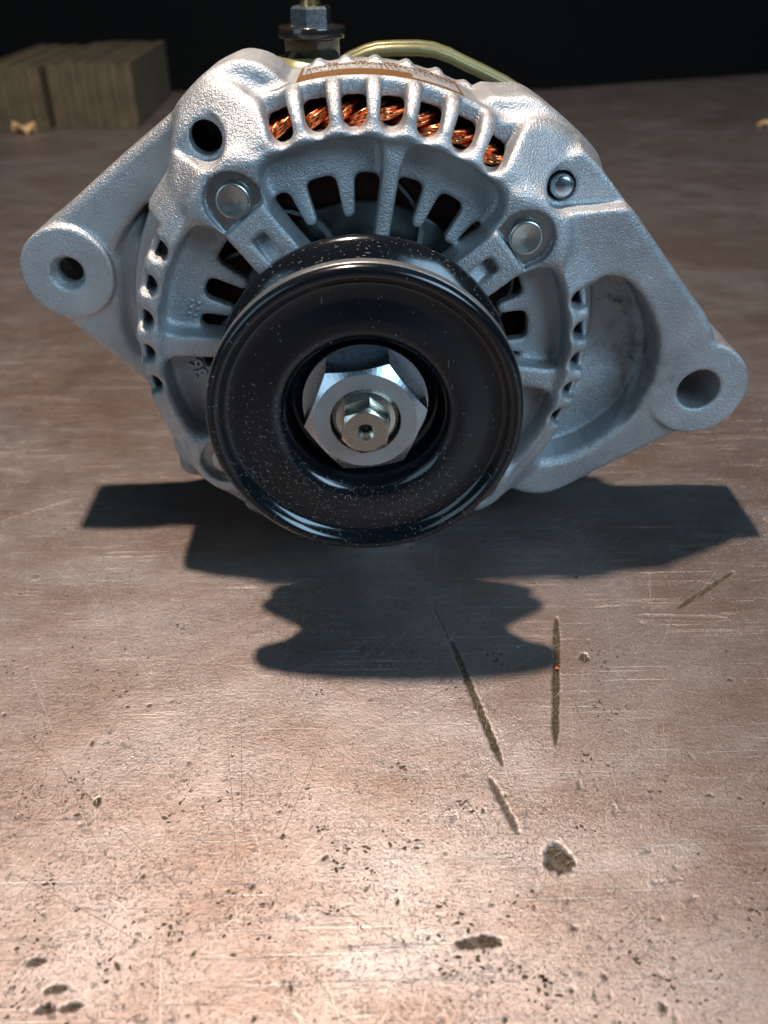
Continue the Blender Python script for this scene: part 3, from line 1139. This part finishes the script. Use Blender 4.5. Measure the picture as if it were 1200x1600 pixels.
# rotor claws and fan
link('rotor', lathe('rotor', [(9, 58), (40, 58), (44, 61), (44, 86), (9, 86)], 64), M['core'], ALT)
fan = link('fan_disc', lathe('fan_disc', [(9, 53.0), (33, 53.0), (34, 53.4), (34, 54.2), (9, 54.2)], 64), M['fan'], ALT)
for k in range(11):
    a0 = k * 360 / 11 + rw.uniform(-8, 8)
    V_, F_ = [], []
    nn = 7
    for t_ in np.linspace(0, 1, nn):
        r_ = 26 + 17 * t_
        ang = math.radians(a0 + 26 * t_ * t_)
        for y_ in (53.5, 46.8):
            for th in (0, 1.4):
                an2 = ang + th / r_
                V_.append((r_ * math.cos(an2), y_, r_ * math.sin(an2)))
    for i in range(nn - 1):
        b = 4 * i
        for e0, e1 in ((0, 1), (1, 3), (3, 2), (2, 0)):
            F_.append((b + e0, b + e1, b + 4 + e1, b + 4 + e0))
    F_ += [(0, 1, 3, 2), (4 * nn - 4, 4 * nn - 2, 4 * nn - 1, 4 * nn - 3)]
    link('fan_blade', mesh_vf('fan_blade', V_, F_), M['fan'], fan, False)
# small tooth-edged shield behind the pulley
V_, F_ = [], []
nt = 96
for k in range(nt):
    a = 2 * math.pi * k / nt
    r_ = 32.6 + (0.7 if k % 6 < 3 else 0)
    for y_ in (24.5, 26.5):
        V_.append((r_ * math.cos(a), y_, r_ * math.sin(a)))
    for y_ in (24.5, 26.5):
        V_.append((14 * math.cos(a), y_, 14 * math.sin(a)))
for k in range(nt):
    b, c_ = 4 * k, 4 * ((k + 1) % nt)
    F_ += [(b, b + 1, c_ + 1, c_), (b, c_, c_ + 2, b + 2), (b + 1, b + 3, c_ + 3, c_ + 1), (b + 2, c_ + 2, c_ + 3, b + 3)]
link('dust_shield', mesh_vf('dust_shield', V_, F_), M['edge_glint_dust'], ALT, False)

# ------------------------------------------------------------------ pulley
prof = [(35.0, 2.2), (34.75, 0.9), (34.1, 0.15), (33.2, 0.0), (32.3, 0.35), (31.6, 1.3), (31.0, 2.3), (30.2, 2.75), (27, 2.5), (23, 2.05), (21.2, 1.9), (19.9, 2.15), (18.9, 2.8), (18.2, 3.8), (17.8, 5.4), (17.4, 7.6), (17.2, 10.6), (16.6, 11.4), (8.0, 11.4), (8.0, 24.0), (22, 24.0), (30.5, 23.2), (33.6, 22.6), (34.6, 22.0), (35.0, 21.1), (34.9, 20.2), (34.2, 19.2), (32.2, 17.7),
        (27.0, 14.2), (25.6, 13.2), (25.0, 12.2), (25.2, 10.9), (26.3, 9.6), (31.2, 5.2), (33.9, 4.9), (34.8, 4.6)]
pul = link('pulley', lathe('pulley', prof, 256), M['black'], ALT)
pul['label'] = 'glossy black V belt pulley with lint on its face'
# lamp glow and dust on the black front rim, put in as a paler ring
rim_prof = [(35.02, 4.3), (35.05, 4.1), (35.05, 2.2), (34.95, 1.6), (34.7, 1.7), (34.7, 4.3)]
link('rim_edge', lathe('rim_edge', rim_prof, 256), M['edge_glint_dust'], pul)

# lint on the pulley
rl = np.random.default_rng(5)
pr_r = np.array([p[0] for p in prof[:18]])
pr_y = np.array([p[1] for p in prof[:18]])


def face_y(r):
    order = np.argsort(pr_r)
    return np.interp(r, pr_r[order], pr_y[order])


parts = []
for k in range(2600):
    if rl.random() < 0.8:
        r_ = rl.uniform(18.4, 34.6)
        a_ = rl.uniform(0, 2 * math.pi)
        if rl.random() > (0.07 + 0.93 * max(0, -math.sin(a_ + 0.35)) ** 0.7):
            continue
        L = 0.12 + rl.exponential(0.26)
        w_ = rl.uniform(0.022, 0.042)
        d_ = rl.uniform(0, 6.28)
        cur = rl.normal(0, 0.8)
        V_ = []
        x_, z_ = r_ * math.cos(a_), r_ * math.sin(a_)
        pts = []
        for s_ in range(4):
            pts.append((x_, z_))
            x_ += math.cos(d_) * L / 3
            z_ += math.sin(d_) * L / 3
            d_ += cur
        tube_p = [(a, float(face_y(min(34.6, max(18.2, math.hypot(a, b))))) - 0.03, b) for a, b in pts]
        parts.append(tube(tube_p, w_, 3))
    else:
        # on the rear groove wall, upper half
        a_ = rl.uniform(0.1, 3.0)
        t_ = rl.random()
        r_ = 27 + 8.05 * t_
        y_ = np.interp(r_, [27, 32.2, 34.2, 34.9, 35.05], [14.2, 17.7, 19.2, 20.2, 20.9]) - 0.03
        L = 0.1 + rl.exponential(0.2)
        tx, tz = -math.sin(a_), math.cos(a_)
        p0 = (r_ * math.cos(a_), y_, r_ * math.sin(a_))
        parts.append(tube([p0, (p0[0] + tx * L / 2, y_ - 0.02, p0[2] + tz * L / 2), (p0[0] + tx * L, y_, p0[2] + tz * L)], 0.035, 3))
V_, F_ = join_vf(parts)
lint = link('lint', mesh_vf('lint', V_, F_), M['dust'], pul)
lint['kind'] = 'stuff'

# nut: hexagon with chamfer-turned face
def hexnut(name, af, y0, y1, bore, rot, mat, parent, facer):
    bm = bmesh.new()
    rc = af / math.sqrt(3)
    N = 72
    rings = []

    def hexr(t_):
        t_ = (t_ - rot) % (math.pi / 3)
        return af / 2 / math.cos(t_ - math.pi / 6)
    # chamfer cone clips the corners: at radius r the front face may start at y0 + (r - facer)*tan30
    for lvl in range(6):
        row = []
        for k in range(N):
            t_ = 2 * math.pi * k / N + rot
            hr = hexr(t_)
            yc = y0 + max(0, hr - facer) * 0.62
            yb = y1
            if lvl == 0:
                r_, y_ = bore, y0 + 0.1
            elif lvl == 1:
                r_, y_ = bore + 0.1, y0
            elif lvl == 2:
                r_, y_ = facer, y0
            elif lvl == 3:
                r_, y_ = hr, yc
            elif lvl == 4:
                r_, y_ = hr, yb
            else:
                r_, y_ = bore, yb
            row.append(bm.verts.new((r_ * math.cos(t_) * MM, y_ * MM, r_ * math.sin(t_) * MM)))
        rings.append(row)
    for a in range(6):
        A_, B_ = rings[a], rings[(a + 1) % 6]
        for k in range(N):
            bm.faces.new((A_[k], A_[(k + 1) % N], B_[(k + 1) % N], B_[k]))
    bmesh.ops.recalc_face_normals(bm, faces=bm.faces)
    me_ = bpy.data.meshes.new(name)
    bm.to_mesh(me_)
    bm.free()
    return link(name, me_, mat, parent, False)


nut = hexnut('pulley_nut', 24.0, 0.9, 9.6, 7.75, math.radians(8), M['zinc'], ALT, 11.3)
link('nut_face', lathe('nut_face', [(7.9, 0.84), (11.2, 0.84), (11.25, 1.1), (7.9, 1.1)], 96), M['zinc_face'], nut, False)
link('washer', lathe('washer', rounded([(8, 9.5), (14.5, 9.5), (14.5, 11.3), (8, 11.3)], 0.3), 96), M['zinc'], ALT, False)
# shaft end: threaded collar, hexagonal stub with centre hole
thr = [(7.62, 6.0), (7.25, 5.4), (7.62, 4.8), (7.25, 4.2), (7.62, 3.6), (7.2, 3.0), (7.3, 2.6), (6.6, 2.0), (5.6, 1.7), (5.0, 1.6), (4.6, 1.9), (4.6, 16), (7.6, 16)]
sh = link('shaft', lathe('shaft', thr, 96), M['shaft'], ALT, False)
bm = bmesh.new()
N = 72
rings = []
af = 9.9
rot = math.radians(22)
for lvl in range(8):
    row = []
    for k in range(N):
        t_ = 2 * math.pi * k / N
        hr = af / 2 / math.cos(((t_ - rot) % (math.pi / 3)) - math.pi / 6)
        facer = 4.75
        yc = -4.0 + max(0, hr - facer) * 0.8
        r_, y_ = [(hr, 6.0), (hr, yc), (facer - 0.05, -4.0), (2.0, -4.0), (1.55, -3.3), (1.0, -2.2), (0.95, 2.0), (0.02, 2.2)][lvl]
        row.append(bm.verts.new((r_ * math.cos(t_) * MM, y_ * MM, r_ * math.sin(t_) * MM)))
    rings.append(row)
for a in range(7):
    A_, B_ = rings[a], rings[a + 1]
    for k in range(N):
        bm.faces.new((A_[k], A_[(k + 1) % N], B_[(k + 1) % N], B_[k]))
bmesh.ops.recalc_face_normals(bm, faces=bm.faces)
me = bpy.data.meshes.new('shaft_stub')
bm.to_mesh(me)
bm.free()
link('shaft_stub', me, M['shaft'], sh, False)

# ------------------------------------------------------------------ rear half, terminal
link('rear_housing', lathe('rear_housing', rounded([(20, 82), (58, 82), (60.5, 84), (60.5, 103), (56, 108), (20, 108)], 1.5), 96), M['alu_rear'], ALT)
cover = link('rear_cover', lathe('rear_cover', rounded([(15, 108.2), (52, 108.2), (52, 124), (46, 128), (15, 128)], 2.0), 96), M['dark'], ALT)
rimpts = [(*q(a, b, 106), 106) for a, b in ((500, 125), (520, 100), (545, 85), (570, 74), (588, 69), (620, 67), (655, 67), (680, 70), (705, 79), (728, 91), (760, 106), (795, 124), (830, 146), (865, 172))]
# kinked plated rim of the rear cover: a flat strip, 3.4 mm high
V_, F_ = [], []
for x_, z_, y_ in rimpts:
    for dz in (0, -3.4):
        for dy in (0, 5.0):
            V_.append((x_, y_ + dy, z_ + dz + (0.5 if dy and not dz else 0)))
for i in range(len(rimpts) - 1):
    b = 4 * i
    for e0, e1 in ((0, 1), (1, 3), (3, 2), (2, 0)):
        F_.append((b + e0, b + e1, b + 4 + e1, b + 4 + e0))
me = mesh_vf('cover_rim', V_, F_)
bm = bmesh.new()
bm.from_mesh(me)
bmesh.ops.recalc_face_normals(bm, faces=bm.faces)
bmesh.ops.bevel(bm, geom=[e for e in bm.edges if len(e.link_faces) == 2 and e.calc_face_angle(0) > 0.9], offset=0.0008, segments=3, affect='EDGES')
bm.to_mesh(me)
bm.free()
link('cover_rim', me, M['olive'], ALT)


def vlathe(name, prof, c, seg=48):
    """prof (r, z) mm revolved about a vertical axis through c=(x,y)"""
    a = np.linspace(0, 2 * np.pi, seg, endpoint=False)
    P = np.array(prof, float)
    n_ = len(prof)
    V = np.stack([c[0] + P[None, :, 0] * np.cos(a)[:, None], c[1] + P[None, :, 0] * np.sin(a)[:, None], np.broadcast_to(P[None, :, 1], (seg, n_))], -1).reshape(-1, 3) * MM
    F = [(i * n_ + k, ((i + 1) % seg) * n_ + k, ((i + 1) % seg) * n_ + k + 1, i * n_ + k + 1) for i in range(seg) for k in range(n_ - 1)]
    return np_mesh(name, V, F)


TC = (-13.0, 95.0)
zf = 68.6
ins = link('terminal_insulator', vlathe('terminal_insulator', [(0.1, 50), (7.3, 50), (7.4, zf - 3.2), (7.7, zf - 2.9), (8.7, zf - 2.8), (8.9, zf - 2.4), (8.9, zf - 0.3), (8.7, zf), (6.4, zf), (6.2, zf - 0.6), (5.6, zf - 0.6), (0.1, zf - 0.6)], TC), M['plastic'], ALT)
ins['label'] = 'dark smoked plastic terminal insulator with flange'
bm = bmesh.new()
rc = 5.6
for k in range(6):
    pass
tri = []
for zlev, rr_ in ((zf - 0.5, rc), (zf + 3.9, rc), (zf + 4.5, rc - 0.7)):
    tri.append([bm.verts.new(((TC[0] + rr_ * math.cos(math.radians(20 + 60 * k))) * MM, (TC[1] + rr_ * math.sin(math.radians(20 + 60 * k))) * MM, zlev * MM)) for k in range(6)])
for a in range(2):
    for k in range(6):
        bm.faces.new((tri[a][k], tri[a][(k + 1) % 6], tri[a + 1][(k + 1) % 6], tri[a + 1][k]))
bm.faces.new(tri[2])
bmesh.ops.recalc_face_normals(bm, faces=bm.faces)
me = bpy.data.meshes.new('terminal_nut')
bm.to_mesh(me)
bm.free()
link('terminal_nut', me, M['zinc'], ALT, False)
prof_t = []
zz = zf + 3
while zz < zf + 16:
    prof_t += [(3.0, zz), (2.55, zz + 0.55)]
    zz += 1.1
prof_t.append((0.1, zz))
link('terminal_stud', vlathe('terminal_stud', prof_t, TC, 32), M['brass'], ALT)
fl2 = link('terminal_foot', vlathe('terminal_foot', [(12, 57), (11.5, 59.5), (7.4, 61.5)], (TC[0] - 1.5, TC[1])), M['olive'], ALT)

# ================================================================== background things on the bench
def bundle(label, x0, x1, y0, depth, height, n, seed):
    r_ = np.random.default_rng(seed)
    root = thing('cardboard_bundle', ((x0 + x1) / 2 * MM, y0 * MM, 0.0006), label, 'cardboard', 'bundles of cardboard at the back of the bench')
    w = (x1 - x0) / n
    for k in range(n):
        xa = x0 + k * w - (x0 + x1) / 2
        th = w * 0.80
        dy = r_.uniform(-2.0, 2.0)
        dz = r_.uniform(-1.2, 1.2)
        sk = r_.uniform(-0.4, 0.4)
        bm = bmesh.new()
        vs = []
        for (yy, zz_) in ((dy, 0), (dy + depth, 0), (dy + depth, height + dz), (dy, height + dz)):
            for xx in (xa, xa + th):
                vs.append(bm.verts.new(((xx + sk * zz_ / height + (yy - dy) * -0.03) * MM, yy * MM, zz_ * MM)))
        for f_ in ((0, 2, 4, 6), (1, 7, 5, 3), (0, 1, 3, 2), (2, 3, 5, 4), (4, 5, 7, 6), (6, 7, 1, 0)):
            bm.faces.new([vs[i] for i in f_])
        bmesh.ops.recalc_face_normals(bm, faces=bm.faces)
        me_ = bpy.data.meshes.new('cardboard_sheet')
        bm.to_mesh(me_)
        bm.free()
        link('cardboard_sheet', me_, M['card'], root, False)
    return root


bundle('narrow bundle of brown cardboard sheets stood on edge beside the torn scrap', -345, -297, 706, 190, 54, 11, 1)
bundle('wider bundle of brown cardboard sheets stood on edge at the back of the bench', -293, -214, 716, 200, 55, 19, 2)


def scrap(name, label, c, size, seed, tilt):
    r_ = np.random.default_rng(seed)
    bm = bmesh.new()
    nn = 11
    top, bot = [], []
    for k in range(nn):
        a_ = 2 * math.pi * k / nn
        rr_ = size * r_.uniform(0.6, 1.15)
        x_, y_ = rr_ * 1.5 * math.cos(a_), rr_ * 0.8 * math.sin(a_)
        z_ = max(0.3, 0.8 + r_.uniform(0, size * 0.55) * tilt)
        top.append(bm.verts.new((x_ * MM, y_ * MM, (z_ + 1.2) * MM)))
        bot.append(bm.verts.new((x_ * MM, y_ * MM, z_ * MM if k % 3 else 0.3 * MM)))
    ct = bm.verts.new((0, 0, size * 0.5 * MM))
    cb = bm.verts.new((0, 0, (size * 0.5 - 1.2) * MM))
    for k in range(nn):
        j = (k + 1) % nn
        bm.faces.new((top[k], top[j], ct))
        bm.faces.new((bot[j], bot[k], cb))
        bm.faces.new((top[k], bot[k], bot[j], top[j]))
    bmesh.ops.recalc_face_normals(bm, faces=bm.faces)
    me_ = bpy.data.meshes.new(name)
    bm.to_mesh(me_)
    bm.free()
    o = link(name, me_, M['scrap'], None, False)
    o.location = (c[0] * MM, c[1] * MM, 0.0003)
    o['label'] = label
    o['category'] = 'scrap'
    return o


scrap('card_scrap', 'small torn scrap of tan card lying in front of the cardboard bundles', on_bench(38, 208), 11, 12, 1.4)
scrap('card_scrap', 'tiny pale crumb of card alone on the open bench', on_bench(1197, 198), 7, 9, 0.8)
